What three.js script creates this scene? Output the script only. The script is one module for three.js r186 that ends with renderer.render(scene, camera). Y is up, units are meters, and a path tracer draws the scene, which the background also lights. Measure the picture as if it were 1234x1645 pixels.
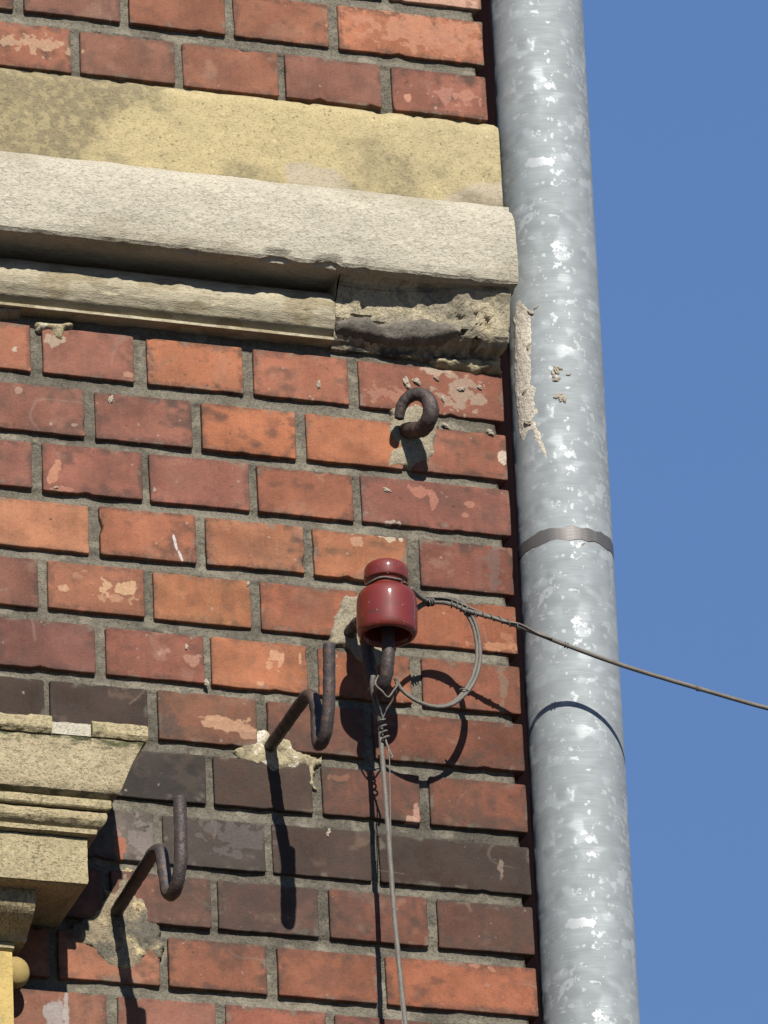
import * as THREE from 'three';
import { toCreasedNormals } from 'three/addons/utils/BufferGeometryUtils.js';

// ------------------------------------------------------------------ camera, sky, sun, exposure
// Wall frame: x along the front wall (0 = its corner), y up from the top brick course below the string course, z out of the wall.
const Y0 = 6;                                            // height of that course above the ground
const scene = new THREE.Scene();
const camera = new THREE.PerspectiveCamera(7.1187, 0.75, 0.5, 2000);
camera.position.set(-2.97956, -4.41159 + Y0, 8.23818);
camera.up.set(-0.09598342, 0.89663625, 0.43223908);
camera.lookAt(camera.position.x + 0.29086954, camera.position.y + 0.44055556, camera.position.z - 0.84929718);

const SUN = new THREE.Vector3(-0.078, 0.695, 1).normalize();
const renderer = new THREE.WebGLRenderer({ antialias: true });
renderer.toneMapping = THREE.LinearToneMapping;
renderer.toneMappingExposure = 1.75;
renderer.shadowMap.enabled = true;

{ // clear sky: paler towards the horizon, deeper overhead, a mild aureole round the sun
  const W = 256, H = 128, d = new Float32Array(W * H * 4), v = new THREE.Vector3();
  for (let j = 0; j < H; j++) for (let i = 0; i < W; i++) {
    const th = (i + 0.5) / W * Math.PI * 2 - Math.PI, el = (j + 0.5) / H * Math.PI - Math.PI / 2, o = (j * W + i) * 4;
    v.set(Math.cos(el) * Math.cos(th), Math.sin(el), Math.cos(el) * Math.sin(th));
    const s = Math.max(0, v.y), k = Math.exp(-s * 1.5), g = 0.02 * Math.pow(Math.max(0, v.dot(SUN)), 12);
    d[o] = 0.018 + 0.094 * k + g; d[o + 1] = 0.060 + 0.140 * k + g; d[o + 2] = 0.197 + 0.168 * k + g; d[o + 3] = 1;
  }
  const t = new THREE.DataTexture(d, W, H, THREE.RGBAFormat, THREE.FloatType);
  t.mapping = THREE.EquirectangularReflectionMapping; t.magFilter = t.minFilter = THREE.LinearFilter; t.wrapS = THREE.RepeatWrapping; t.needsUpdate = true;
  scene.background = t; scene.environment = t;
}
const sun = new THREE.DirectionalLight(new THREE.Color().setRGB(1, 0.95, 0.87), 4.9);
sun.position.set(SUN.x * 20, SUN.y * 20 + Y0, SUN.z * 20); sun.target.position.set(-0.2, Y0 - 0.2, 0);
sun.castShadow = true; sun.shadow.mapSize.set(4096, 4096);
Object.assign(sun.shadow.camera, { left: -1.6, right: 1.6, top: 1.6, bottom: -1.6, near: 1, far: 40 });
scene.add(sun, sun.target);

// ------------------------------------------------------------------ helpers
const hash = (x, y, s) => { let h = (Math.imul(x, 374761393) + Math.imul(y, 668265263) + Math.imul(s, 1442695041)) | 0; h = Math.imul(h ^ (h >>> 13), 1274126177); h = Math.imul(h ^ (h >>> 15), 2246822519); return ((h ^ (h >>> 16)) >>> 0) / 4294967296; };
function vn(x, y, s) {
  const ix = Math.floor(x), iy = Math.floor(y); let fx = x - ix, fy = y - iy; fx = fx * fx * (3 - 2 * fx); fy = fy * fy * (3 - 2 * fy);
  const a = hash(ix, iy, s), b = hash(ix + 1, iy, s), c = hash(ix, iy + 1, s), e = hash(ix + 1, iy + 1, s);
  return a + (b - a) * fx + (c - a + (a - b - c + e) * fx) * fy;
}
function fbm(x, y, s, o = 4) { let a = 0.5, r = 0, n = 0; for (let i = 0; i < o; i++) { r += a * vn(x, y, s + i * 17); n += a; x *= 2.03; y *= 2.03; a *= 0.5; } return r / n; }
const sm = (a, b, x) => { x = Math.min(1, Math.max(0, (x - a) / (b - a))); return x * x * (3 - 2 * x); };
const lerp = (a, b, t) => a + (b - a) * t;
let seedN = 7; const rnd = () => { seedN = (Math.imul(seedN, 1664525) + 1013904223) >>> 0; return seedN / 4294967296; };
const lin = c => c <= 0.04045 ? c / 12.92 : Math.pow((c + 0.055) / 1.055, 2.4);
const enc = c => c <= 0.0031308 ? c * 12.92 : 1.055 * Math.pow(c, 1 / 2.4) - 0.055;
const K = 2.08;                                          // how much brighter a sunlit matt surface pictures than its base colour
const ap = h => { const R = h >> 16, q = (c, f) => R + (c - R) * f; return [R, q((h >> 8) & 255, 0.80), q(h & 255, 0.87)].map(c => lin(c / 255) / K); };   // base colour of a surface that pictures as hex in the sun
const CL = THREE.ClampToEdgeWrapping, RW = THREE.RepeatWrapping;
function tex(W, H, data, srgb, wrap = RW) {
  const t = new THREE.DataTexture(data, W, H); t.magFilter = THREE.LinearFilter; t.minFilter = THREE.LinearMipmapLinearFilter; t.generateMipmaps = true;
  t.wrapS = t.wrapT = wrap; if (srgb) t.colorSpace = THREE.SRGBColorSpace; t.needsUpdate = true; return t;
}
function colorTex(W, H, fn, wrap) {                      // fn(u, v, out) writes linear rgb
  const d = new Uint8Array(W * H * 4), o = [0, 0, 0];
  for (let j = 0, p = 0; j < H; j++) for (let i = 0; i < W; i++, p += 4) { fn((i + 0.5) / W, (j + 0.5) / H, o); for (let c = 0; c < 3; c++) d[p + c] = 255 * enc(Math.min(1, Math.max(0, o[c]))); d[p + 3] = 255; }
  return tex(W, H, d, true, wrap);
}
function greyTex(W, H, fn, wrap) {
  const d = new Uint8Array(W * H * 4);
  for (let j = 0, p = 0; j < H; j++) for (let i = 0; i < W; i++, p += 4) { d[p] = d[p + 1] = d[p + 2] = 255 * Math.min(1, Math.max(0, fn((i + 0.5) / W, (j + 0.5) / H))); d[p + 3] = 255; }
  return tex(W, H, d, false, wrap);
}
const rep = (t, sx, sy, ox = 0, oy = 0) => { const c = t.clone(); c.repeat.set(sx, sy); c.offset.set(ox, oy); c.needsUpdate = true; return c; };
const names = {};
const numbered = n => { const k = names[n] = (names[n] ?? -1) + 1; return k ? `${n}_${String(k).padStart(3, '0')}` : n; };
function add(parent, name, geo, mat, pos) {
  const m = new THREE.Mesh(geo, mat); m.name = parent === scene ? numbered(name) : name; m.castShadow = m.receiveShadow = true;
  if (pos) m.position.set(...pos); parent.add(m); return m;
}
function thing(name, label, category, pos, group) {
  const g = new THREE.Group(); g.name = numbered(name); g.position.set(...pos); g.userData = { label, category }; if (group) g.userData.group = group; scene.add(g); return g;
}
function part(parent, name) { const g = new THREE.Group(); g.name = name; parent.add(g); return g; }
function geom(pos, uv, idx, crease) {
  let g = new THREE.BufferGeometry();
  g.setAttribute('position', new THREE.Float32BufferAttribute(pos, 3)); g.setAttribute('uv', new THREE.Float32BufferAttribute(uv, 2)); g.setIndex(idx);
  if (crease) g = toCreasedNormals(g, crease); else g.computeVertexNormals();
  return g;
}
// a rod of round section along points [x, y, z], radius a number or f(0..1), both ends closed
function rod(pts, radius, { seg = 90, sides = 12, wob = 0, seed = 1, tension } = {}) {
  const c = new THREE.CatmullRomCurve3(pts.map(p => new THREE.Vector3(...p)), false, tension === undefined ? 'centripetal' : 'catmullrom', tension ?? 0.5);
  const fr = c.computeFrenetFrames(seg), L = c.getLength(), P = c.getSpacedPoints(seg), pos = [], uv = [], idx = [], R = typeof radius === 'function' ? radius : () => radius;
  for (let i = 0; i <= seg; i++) for (let j = 0; j <= sides; j++) {
    const a = j / sides * Math.PI * 2, r = R(i / seg) * (1 + wob * (fbm(i * 0.45, (j % sides) * 0.8, seed, 2) - 0.5)), n = fr.normals[i], b = fr.binormals[i], ca = Math.cos(a) * r, sa = Math.sin(a) * r;
    pos.push(P[i].x + n.x * ca + b.x * sa, P[i].y + n.y * ca + b.y * sa, P[i].z + n.z * ca + b.z * sa); uv.push(i / seg * L, j / sides * 2 * Math.PI * R(0.5));
    if (i < seg && j < sides) { const q = i * (sides + 1) + j; idx.push(q, q + 1, q + sides + 1, q + 1, q + sides + 2, q + sides + 1); }
  }
  for (const e of [0, seg]) {
    const k = pos.length / 3, q = e * (sides + 1), t = c.getTangentAt(e / seg), s = (e ? 0.35 : -0.35) * R(e / seg);
    pos.push(P[e].x + t.x * s, P[e].y + t.y * s, P[e].z + t.z * s); uv.push(0, 0);
    for (let j = 0; j < sides; j++) e ? idx.push(q + j, q + j + 1, k) : idx.push(q + j + 1, q + j, k);
  }
  return geom(pos, uv, idx);
}
// helix wound round the polyline
function coil(pts, rad, wire, turns, seg = turns * 12) {
  const c = new THREE.CatmullRomCurve3(pts.map(p => new THREE.Vector3(...p))), fr = c.computeFrenetFrames(seg), P = c.getSpacedPoints(seg), q = [];
  for (let i = 0; i <= seg; i++) { const a = i / seg * turns * Math.PI * 2, n = fr.normals[i], b = fr.binormals[i], r = rad * (1 + 0.35 * (vn(i * 0.4, 3, 5) - 0.5)); q.push([P[i].x + (n.x * Math.cos(a) + b.x * Math.sin(a)) * r, P[i].y + (n.y * Math.cos(a) + b.y * Math.sin(a)) * r, P[i].z + (n.z * Math.cos(a) + b.z * Math.sin(a)) * r]); }
  return rod(q, wire, { seg: seg * 2, sides: 7 });
}
// moulding: profile [[z, y], ...] drawn along x from x0 to x1, roughened by noise, closed at both ends
function moulding(profile, x0, x1, { dx = 0.006, ds = 0.004, amp = 0.001, freq = 60, seed = 1, crease = 0.7, rag } = {}) {
  const S = [];
  for (let i = 0; i + 1 < profile.length; i++) { const [a, b] = [profile[i], profile[i + 1]], n = Math.max(1, Math.round(Math.hypot(b[0] - a[0], b[1] - a[1]) / ds)); for (let k = 0; k < n; k++) S.push([lerp(a[0], b[0], k / n), lerp(a[1], b[1], k / n)]); }
  S.push(profile[profile.length - 1]);
  const N = S.length, M = Math.ceil((x1 - x0) / dx), pos = [], uv = [], idx = [], nr = S.map((p, i) => { const a = S[Math.max(0, i - 1)], b = S[Math.min(N - 1, i + 1)], l = Math.hypot(b[0] - a[0], b[1] - a[1]) || 1; return [(a[1] - b[1]) / l, (b[0] - a[0]) / l]; });
  let len = 0; const along = S.map((p, i) => len += i ? Math.hypot(p[0] - S[i - 1][0], p[1] - S[i - 1][1]) : 0);
  for (let i = 0; i <= M; i++) for (let j = 0; j < N; j++) {
    const x = lerp(x0, x1, i / M), e = (fbm(x * freq, along[j] * freq * 1.6, seed, 4) - 0.5) * 2 * amp + (rag ? rag(x, S[j][1], S[j][0]) : 0);
    pos.push(x, S[j][1] + nr[j][1] * e, S[j][0] + nr[j][0] * e); uv.push(x, -along[j]);
    if (i < M && j + 1 < N) { const q = i * N + j; idx.push(q, q + 1, q + N, q + 1, q + N + 1, q + N); }
  }
  for (const i of [0, M]) {
    const k = pos.length / 3, b = i * N; let cz = 0, cy = 0; S.forEach(p => { cz += p[0] / N; cy += p[1] / N; });
    for (let j = 0; j < N; j++) { const o = (b + j) * 3; pos.push(pos[o], pos[o + 1], pos[o + 2]); uv.push(pos[o + 2], pos[o + 1]); }
    pos.push(lerp(x0, x1, i / M), cy, cz); uv.push(cz, cy);
    for (let j = 0; j < N; j++) { const n = (j + 1) % N; i ? idx.push(k + j, k + n, k + N) : idx.push(k + n, k + j, k + N); }
  }
  return geom(pos, uv, idx, crease);
}
// moulding with a return: rows [xEnd, zFront, y]; runs along the front to xEnd and back to the wall
function returned(rows, xl, { dx = 0.007, amp = 0.0008, freq = 70, seed = 1, ds = 0.005, crease = 0.6, rag } = {}) {
  const S = []; for (let i = 0; i + 1 < rows.length; i++) { const a = rows[i], b = rows[i + 1], n = Math.max(1, Math.round(Math.hypot(b[0] - a[0], b[1] - a[1], b[2] - a[2]) / ds)); for (let k = 0; k < n; k++) S.push(a.map((v, c) => lerp(v, b[c], k / n))); } S.push(rows[rows.length - 1]);
  const M = Math.ceil((rows[0][0] - xl) / dx), Q = 8, T = M + Q + 1, N = S.length, pos = [], uv = [], idx = [];
  let len = 0; const along = S.map((p, i) => len += i ? Math.hypot(p[1] - S[i - 1][1], p[2] - S[i - 1][2]) : 0);
  for (let i = 0; i < T; i++) for (let j = 0; j < N; j++) {
    const [xe, zf, y] = S[j], f = i <= M, x = f ? lerp(xl, xe, i / M) : xe, z = f ? zf : lerp(zf, -0.006, (i - M) / Q), u = f ? x : xe + (zf - z), e = (fbm(u * freq, along[j] * freq * 1.5, seed, 4) - 0.5) * 2 * amp + (rag ? rag(u, y) : 0);
    pos.push(x + (f ? 0 : e) + (i === M ? e * 0.5 : 0), y + e * 0.3, z + (f ? e : 0)); uv.push(u, -along[j]);
    if (i + 1 < T && j + 1 < N) { const q = i * N + j; idx.push(q, q + 1, q + N, q + 1, q + N + 1, q + N); }
  }
  return geom(pos, uv, idx, crease);
}
// lump of mortar or plaster spread over a surface: outline in millimetres, thickness h, put(x, y, z) places it
function spread(poly, h, { step = 0.0018, rough = 0.0025, edge = 0.007, seed = 1, sink = -0.011, put = (x, y, z) => [x, y, z], slope = () => 0, freq = 90, fray = 0.006 } = {}) {
  const q = poly.map(p => [p[0] / 1000, p[1] / 1000]); let a = 9, b = -9, c = 9, d = -9;
  for (const p of q) { a = Math.min(a, p[0]); b = Math.max(b, p[0]); c = Math.min(c, p[1]); d = Math.max(d, p[1]); }
  a -= 0.008; b += 0.008; c -= 0.008; d += 0.008;
  const W = Math.ceil((b - a) / step), H = Math.ceil((d - c) / step), D = [], pos = [], uv = [], idx = [], id = new Map();
  for (let j = 0; j <= H; j++) for (let i = 0; i <= W; i++) {
    const x = a + i * step, y = c + j * step; let best = 9, inside = false;
    for (let k = 0, l = q.length - 1; k < q.length; l = k++) {
      const [x1, y1] = q[l], [x2, y2] = q[k], t = Math.min(1, Math.max(0, ((x - x1) * (x2 - x1) + (y - y1) * (y2 - y1)) / ((x2 - x1) ** 2 + (y2 - y1) ** 2)));
      best = Math.min(best, Math.hypot(x - x1 - t * (x2 - x1), y - y1 - t * (y2 - y1))); if ((y1 > y) !== (y2 > y) && x < (x2 - x1) * (y - y1) / (y2 - y1) + x1) inside = !inside;
    }
    D.push((inside ? best : -best) + (fbm(x * 75, y * 75, seed + 9, 4) - 0.5) * 2 * fray);
  }
  const vert = (i, j) => {
    const k = j * (W + 1) + i; if (id.has(k)) return id.get(k);
    const x = a + i * step, y = c + j * step, e = D[k], z = e <= 0 ? sink : h * sm(0, edge, e) - 0.0022 * (1 - sm(0, 0.004, e)) + (fbm(x * freq, y * freq, seed, 4) - 0.5) * 2 * rough * sm(0, edge, e) + slope(x, y);
    id.set(k, pos.length / 3); pos.push(...put(x, y, z)); uv.push(x, y); return id.get(k);
  };
  for (let j = 0; j < H; j++) for (let i = 0; i < W; i++) { const k = j * (W + 1) + i; if (D[k] > 0 || D[k + 1] > 0 || D[k + W + 1] > 0 || D[k + W + 2] > 0) { const p = vert(i, j), r = vert(i + 1, j), s = vert(i, j + 1), t = vert(i + 1, j + 1); idx.push(p, r, s, r, t, s); } }
  return geom(pos, uv, idx);
}
function lump(r, seed, flat = 0.6) {
  const g = new THREE.IcosahedronGeometry(1, 4), p = g.attributes.position;
  for (let i = 0; i < p.count; i++) { const x = p.getX(i), y = p.getY(i), z = p.getZ(i), k = r * (0.35 + 1.1 * fbm(x * 2.2 + 5 + z * 1.3, y * 2.2 + 9 - z * 0.9, seed, 4)), t = hash(seed, 1, 2) * 3; p.setXYZ(i, (x * 1.45 * Math.cos(t) - y * 0.7 * Math.sin(t)) * k, (x * 1.45 * Math.sin(t) + y * 0.7 * Math.cos(t)) * k, z * k * flat); }
  g.computeVertexNormals(); return g;
}

// ------------------------------------------------------------------ brick courses, millimetres in the wall frame
const D_ROW = [0, -2.5, 0, 1, 1.5, 0.5, 2, 1.5, -0.5, 0.5, 0.5, 0, 0, 0];
const rowsDef = [];
const addRow = (bottom, top, joints, cols, dx) => rowsDef.push({ bottom, top, joints, cols, dx });
const J3 = [[-584, -573], [-455, -444], [-325, -313], [-195, -184]], J1 = [[-520, -508], [-390, -379], [-261, -249], [-131, -119]];
const JOINTS = [
  [[-585, -571], [-459, -443], [-325, -312], [-194, -181]], [[-522, -509], [-391, -379], [-263, -250], [-131, -119]], [[-588, -575], [-454, -445], [-323, -313], [-195, -185]],
  [[-521, -508], [-391, -379], [-259, -248], [-131, -116]], [[-584, -573], [-456, -445], [-327, -315], [-196, -184]], [[-518, -505], [-387, -378], [-261, -248], [-134, -121]],
  [[-581, -574], [-457, -445], [-326, -313], [-196, -184]], [[-520, -510], [-390, -381], [-262, -250], [-131, -119]], [[-584, -574], [-455, -444], [-322, -313], [-194, -184]],
  [[-519, -509], [-390, -381], [-261, -248], [-129, -117]], [[-583, -573], [-453, -443], [-326, -313], [-194, -183]], [[-518, -505], [-389, -377], [-258, -247], [-130, -118]], J3, J1];
const COLS = [
  [0xac6650, 0xa46050, 0xb8684a, 0xae624c, 0x9c5848], [0x925648, 0x9c5a4c, 0xba6748, 0xb46648, 0xa65c48], [0x9a5a4c, 0xa05a4c, 0x9c5c50, 0xa65e48, 0x965448],
  [0xbc7455, 0xaa6048, 0xb46a4c, 0xb26646, 0x8a4c40], [0x8c5548, 0xaa644c, 0xb66e4c, 0xa85c44, 0xa25840], [0x844e44, 0x9a584a, 0xbc6a4a, 0xae5e42, 0x9c5440],
  [0x4a3c34, 0x4c3b33, 0x8a5440, 0x7c4a3c, 0x844838], [0x403c37, 0x3e3a36, 0x5a4238, 0x7e4a3c, 0x8a4a38], [0x82756c, 0x82756c, 0x584c45, 0x564038, 0x4a362d],
  [0x8e5a4c, 0x8e5a4c, 0x784e46, 0x824c3e, 0x76483c], [0xac6850, 0xac6850, 0x9c5a46, 0x9e5842, 0xa25840], [0x9a6250, 0x9c5e4e, 0xa65a4a, 0x82463c, 0x8c4a3c], null, null];
for (let i = 0; i < 14; i++) addRow(-77 * i + D_ROW[i], -77 * i + D_ROW[i] + 61.5, JOINTS[i], COLS[i]);
addRow(408, 468, [[-524, -513], [-395, -385], [-265, -256], [-135, -121]], [0xa05c48, 0x905a4a, 0xa05e48, 0x90584a, 0x9a5a4c]);
addRow(486, 546, [[-594, -581], [-461, -450], [-329, -318], [-198, -186]], [0x8a5646, 0x8c584a, 0x965a46, 0x9c5a44, 0xbc6c50]);
addRow(563, 624, [[-520, -508], [-390, -379], [-257, -248], [-127, -118]], [0x9a5a48, 0x9a5a48, 0x9a5a48, 0xa0604c, 0xd09480]);
addRow(640, 701, J3, null);
const bricks = [];
rowsDef.forEach((r, ri) => {
  const js = [...r.joints]; while (js[0][0] > -960) js.unshift([js[0][0] - 130, js[0][1] - 130]);
  for (let k = 0; k < js.length; k++) {
    const x0 = js[k][1], x1 = k + 1 < js.length ? js[k + 1][0] : 0, fromRight = js.length - 1 - k, c = r.cols && r.cols[4 - fromRight];
    const t = hash(ri, k, 31), def = [0x9c5a48, 0xa4604a, 0x8c5246, 0xae6449][Math.floor(t * 4)];
    bricks.push({ x0, x1, y0: r.bottom + (hash(ri, k, 41) - 0.5) * 1.6, y1: r.top + (hash(ri, k, 43) - 0.5) * 2, c: ap(c ?? def), ri, end: x1 === 0, seed: ri * 31 + k });
  }
});

// ------------------------------------------------------------------ colour of the brickwork: one map in wall coordinates
const WX = -0.76, WY = -0.92, WW = 0.78, WH = 1.56, TW = 1024, TH = 2048;
// chimney soot lying over bricks and joints alike, heaviest on the blackened courses beside the window hood
const sootAt = (x, y) => { const n = fbm(x * 8, y * 9, 951, 5), g = fbm(x * 95, y * 95, 957, 3), w = sm(-0.34, -0.47, y) * sm(-0.80, -0.68, y); return sm(0.44, 0.74, n * 0.66 + g * 0.34 + 0.13 * w - 0.03) * (0.32 + 0.3 * w); };
const wallMap = (() => {
  const F = new Float32Array(TW * TH * 3), px = x => (x - WX) / WW * TW, py = y => (y - WY) / WH * TH, base = ap(0x9c5a48);
  for (let i = 0; i < TW * TH; i++) { F[i * 3] = base[0]; F[i * 3 + 1] = base[1]; F[i * 3 + 2] = base[2]; }
  const soot = [0.036, 0.029, 0.024], bloom = [0.27, 0.18, 0.13];
  for (const b of bricks) {
    const i0 = Math.max(0, Math.floor(px(b.x0 / 1000 - 0.004))), i1 = Math.min(TW - 1, Math.ceil(px(b.x1 / 1000 + 0.004))), j0 = Math.max(0, Math.floor(py(b.y0 / 1000 - 0.006))), j1 = Math.min(TH - 1, Math.ceil(py(b.y1 / 1000 + 0.006)));
    const s = b.seed, dirt = 0.25 + 0.75 * hash(s, 1, 3), tint = (hash(s, 2, 3) - 0.5) * 0.22, spots = hash(s, 5, 3), sideways = hash(s, 6, 3) - 0.5;
    for (let j = j0; j <= j1; j++) for (let i = i0; i <= i1; i++) {
      const x = WX + (i + 0.5) / TW * WW, y = WY + (j + 0.5) / TH * WH, lx = x * 1000 - b.x0, ly = y * 1000 - b.y0;
      const d = Math.min(lx, b.x1 - b.x0 - lx, ly, b.y1 - b.y0 - ly), n1 = fbm(x * 22 + s * 7, y * 26, s, 4), n2 = fbm(x * 48, y * 60 + s * 3, s + 5, 4), n3 = vn(x * 520, y * 520, s + 9), n4 = vn(x * 1100, y * 1100, 77), st = vn(x * 420, y * 40, s + 13);
      let k = 0.60 + 0.80 * n1 + (n3 - 0.5) * 0.09 + (n4 - 0.5) * 0.14 + (st - 0.5) * 0.08 + sideways * (lx / 150 - 0.4) * (n2 - 0.2) * 0.5;
      let r = b.c[0] * k * (1 + tint * (n2 - 0.3)), g = b.c[1] * k * (1 - tint * (n2 - 0.3)), bl = b.c[2] * k * (1 - tint * n2);
      const stain = sm(0.52, 0.78, n2 * 0.75 + n1 * 0.25) * 0.8 * dirt;                       // burnt and sooty clouds in the face
      const rim = sm(9, 0, d + (n2 - 0.5) * 15 + (n3 - 0.5) * 4) * (0.42 + 0.42 * dirt) * sm(0.25, 0.6, fbm(x * 90, y * 90, s + 21, 3));   // grime caught in the worn arrises, patchy
      const m = Math.min(0.85, stain + rim * 0.8);
      r = lerp(r, soot[0], m); g = lerp(g, soot[1], m); bl = lerp(bl, soot[2], m);
      const bm = sm(0.64, 0.8, fbm(x * 34 + 3, y * 40 + s * 5, s + 40, 4)) * 0.28 * hash(s, 8, 3);   // lime bloom
      r = lerp(r, bloom[0], bm); g = lerp(g, bloom[1], bm); bl = lerp(bl, bloom[2], bm);
      const cx = Math.floor(x * 260), cy = Math.floor(y * 260), hv = hash(cx, cy, s + 60);        // lime specks and pits
      if (hv < 0.008 + 0.05 * spots * spots) { const ox = (cx + 0.2 + 0.6 * hash(cx, cy, 61)) / 260, oy = (cy + 0.2 + 0.6 * hash(cx, cy, 62)) / 260, rr = 0.0003 + 0.0017 * hash(cx, cy, 63) ** 4, q = sm(rr * 1.6, rr * 0.3, Math.hypot(x - ox, (y - oy) * (0.6 + hash(cx, cy, 65))) + (n3 - 0.5) * rr * 1.4) * (0.3 + 0.7 * hash(cx, cy, 66)); const dk = hash(cx, cy, 64) < 0.4 ? 0.03 : 0.24; r = lerp(r, dk * 1.15, q * 0.75); g = lerp(g, dk * 0.95, q * 0.75); bl = lerp(bl, dk * 0.8, q * 0.75); }
      const sc = sm(0.012, 0.0, Math.abs(fbm(x * 9 + s, y * 9 - s, s + 80, 2) - 0.5)) * sm(0.62, 0.75, vn(x * 30, y * 30, s + 83)) * 0.3; r = lerp(r, 0.2, sc); g = lerp(g, 0.15, sc); bl = lerp(bl, 0.12, sc);
      const ms = sm(8, 1, d + (n2 - 0.5) * 14) * sm(0.60, 0.74, fbm(x * 60, y * 70, s + 91, 5)) * 0.55; r = lerp(r, 0.135, ms); g = lerp(g, 0.12, ms); bl = lerp(bl, 0.092, ms);   // mortar left on the edges
      const so = sootAt(x, y); r = lerp(r, soot[0], so); g = lerp(g, soot[1], so); bl = lerp(bl, soot[2], so);
      const o = (j * TW + i) * 3; F[o] = r; F[o + 1] = g; F[o + 2] = bl;
    }
  }
  // flaked, splashed and whitewashed spots: centre x, y, half sizes (mm), pictured colour, strength, raggedness, lean
  const MARKS = [[-78, 522, 82, 21, 0xcc8468, 0.8, 1.1], [-40, 510, 40, 16, 0xc8806a, 0.6, 1.2], [-570, 442, 40, 11, 0xd0a584, 0.75, 1.5], [-102, 426, 5, 6, 0xd59078, 0.9, 0.5], [-54, 437, 15, 10, 0xc28070, 0.7, 1.4], [-28, 434, 12, 9, 0xc88470, 0.7, 1.4],
    [-59, 568, 55, 8, 0xdca890, 0.8, 0.9], [-468, 10, 9, 5, 0xc89078, 0.8, 1.2], [-54, 30, 22, 27, 0xb4a08a, 0.75, 1.3], [-150, 20, 25, 10, 0xc48872, 0.5, 1.6], [-84, 58, 15, 5, 0xcfb8a0, 0.7, 1.3], [-6, -50, 6, 9, 0xe0c8b4, 0.95, 0.9],
    [-562, -131, 7, 17, 0xd0876a, 0.9, 0.5, -0.25], [-552, -150, 14, 3, 0xc8806a, 0.7, 0.9], [-104, -105, 20, 7, 0xbc7260, 0.85, 1.0], [-97, -116, 6, 12, 0xb87060, 0.9, 0.8], [-50, -117, 6, 4, 0xbc7864, 0.9, 0.6], [-57, -132, 5, 4, 0xbc7864, 0.9, 0.6], [-149, -151, 9, 4, 0xcabcac, 0.8, 1.2],
    [-417, -207, 1.8, 11, 0xe8e0dc, 0.95, 0.4, 0.18], [-411, -223, 1.8, 8, 0xe8e0dc, 0.95, 0.4, 0.3], [-152, -172, 13, 5, 0xd8c8a8, 0.85, 1.2], [-192, -179, 6, 6, 0xd09c80, 0.7, 1.5], [-478, -270, 15, 9, 0xd8a880, 0.95, 0.7], [-503, -273, 6, 12, 0xd8a880, 0.9, 1.2], [-490, -285, 20, 5, 0xd09878, 0.6, 1.8], [-552, -279, 9, 4, 0xd8a884, 0.8, 1.2], [-540, -262, 14, 5, 0xcc9474, 0.4, 1.9],
    [-400, -354, 10, 7, 0xbc8470, 0.8, 1.0], [-436, -350, 6, 6, 0xbc8470, 0.7, 1.5], [-300, -340, 8, 6, 0xd89a78, 0.9, 0.9], [-294, -348, 3, 10, 0xd89a78, 0.9, 0.7, -0.3], [-307, -352, 5, 5, 0xd89a78, 0.8, 1.0], [-320, -377, 5, 3, 0xd89a78, 0.85, 0.7], [-270, -340, 2, 7, 0xd89a78, 0.9, 0.6],
    [-358, -434, 33, 9, 0xca9474, 0.92, 0.7], [-385, -429, 20, 3, 0xca9474, 0.8, 1.1], [-340, -444, 14, 7, 0xc08c70, 0.85, 0.9], [-25, -300, 28, 5, 0xc88260, 0.8, 1.0], [-10, -290, 9, 12, 0xb87458, 0.6, 1.3], [-137, -528, 4, 16, 0xc8907c, 0.85, 0.9], [-141, -535, 8, 6, 0xcc9c88, 0.9, 0.8],
    [-496, -606, 8, 17, 0xbc6448, 0.9, 0.6], [-500, -579, 5, 10, 0xb08078, 0.7, 0.9], [-25, -200, 9, 28, 0x7c6c64, 0.55, 0.9], [-43, -205, 5, 25, 0x8a6058, 0.4, 1.0], [-22, -349, 6, 30, 0x8c7c6a, 0.6, 0.9], [-579, -815, 13, 22, 0xb4aeaa, 0.85, 0.5], [-566, -812, 4, 24, 0xc0bab4, 0.8, 0.5], [-77, -711, 9, 3, 0xc07c66, 0.8, 1.1], [-55, -714, 6, 5, 0xbc7862, 0.8, 1.0], [-61, -735, 5, 3, 0xbc7862, 0.8, 0.9],
    [-606, 26, 5, 5, 0xd0c0a8, 0.9, 0.7], [-603, -28, 5, 4, 0xc09888, 0.7, 1.0], [-536, -66, 5, 3, 0xc09888, 0.8, 0.9], [-356, -572, 34, 20, 0x7c706e, 0.5, 1.4], [-470, -590, 20, 26, 0x9a8c88, 0.6, 1.2], [-560, -745, 12, 12, 0xb8684c, 0.5, 1.0], [-36, -590, 3, 12, 0xb89a88, 0.5, 1.6],
    [-556, 44, 13, 6, 0xc8b69c, 0.7, 1.3], [-430, -438, 12, 20, 0x5c4c48, 0.6, 1.0], [-230, -490, 18, 4, 0xa86c54, 0.5, 1.6], [-30, -480, 30, 22, 0x94503f, 0.3, 1.3], [-440, 30, 22, 12, 0xb47a62, 0.35, 1.8], [-330, -170, 20, 10, 0xba7a58, 0.4, 1.6]];
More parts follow.
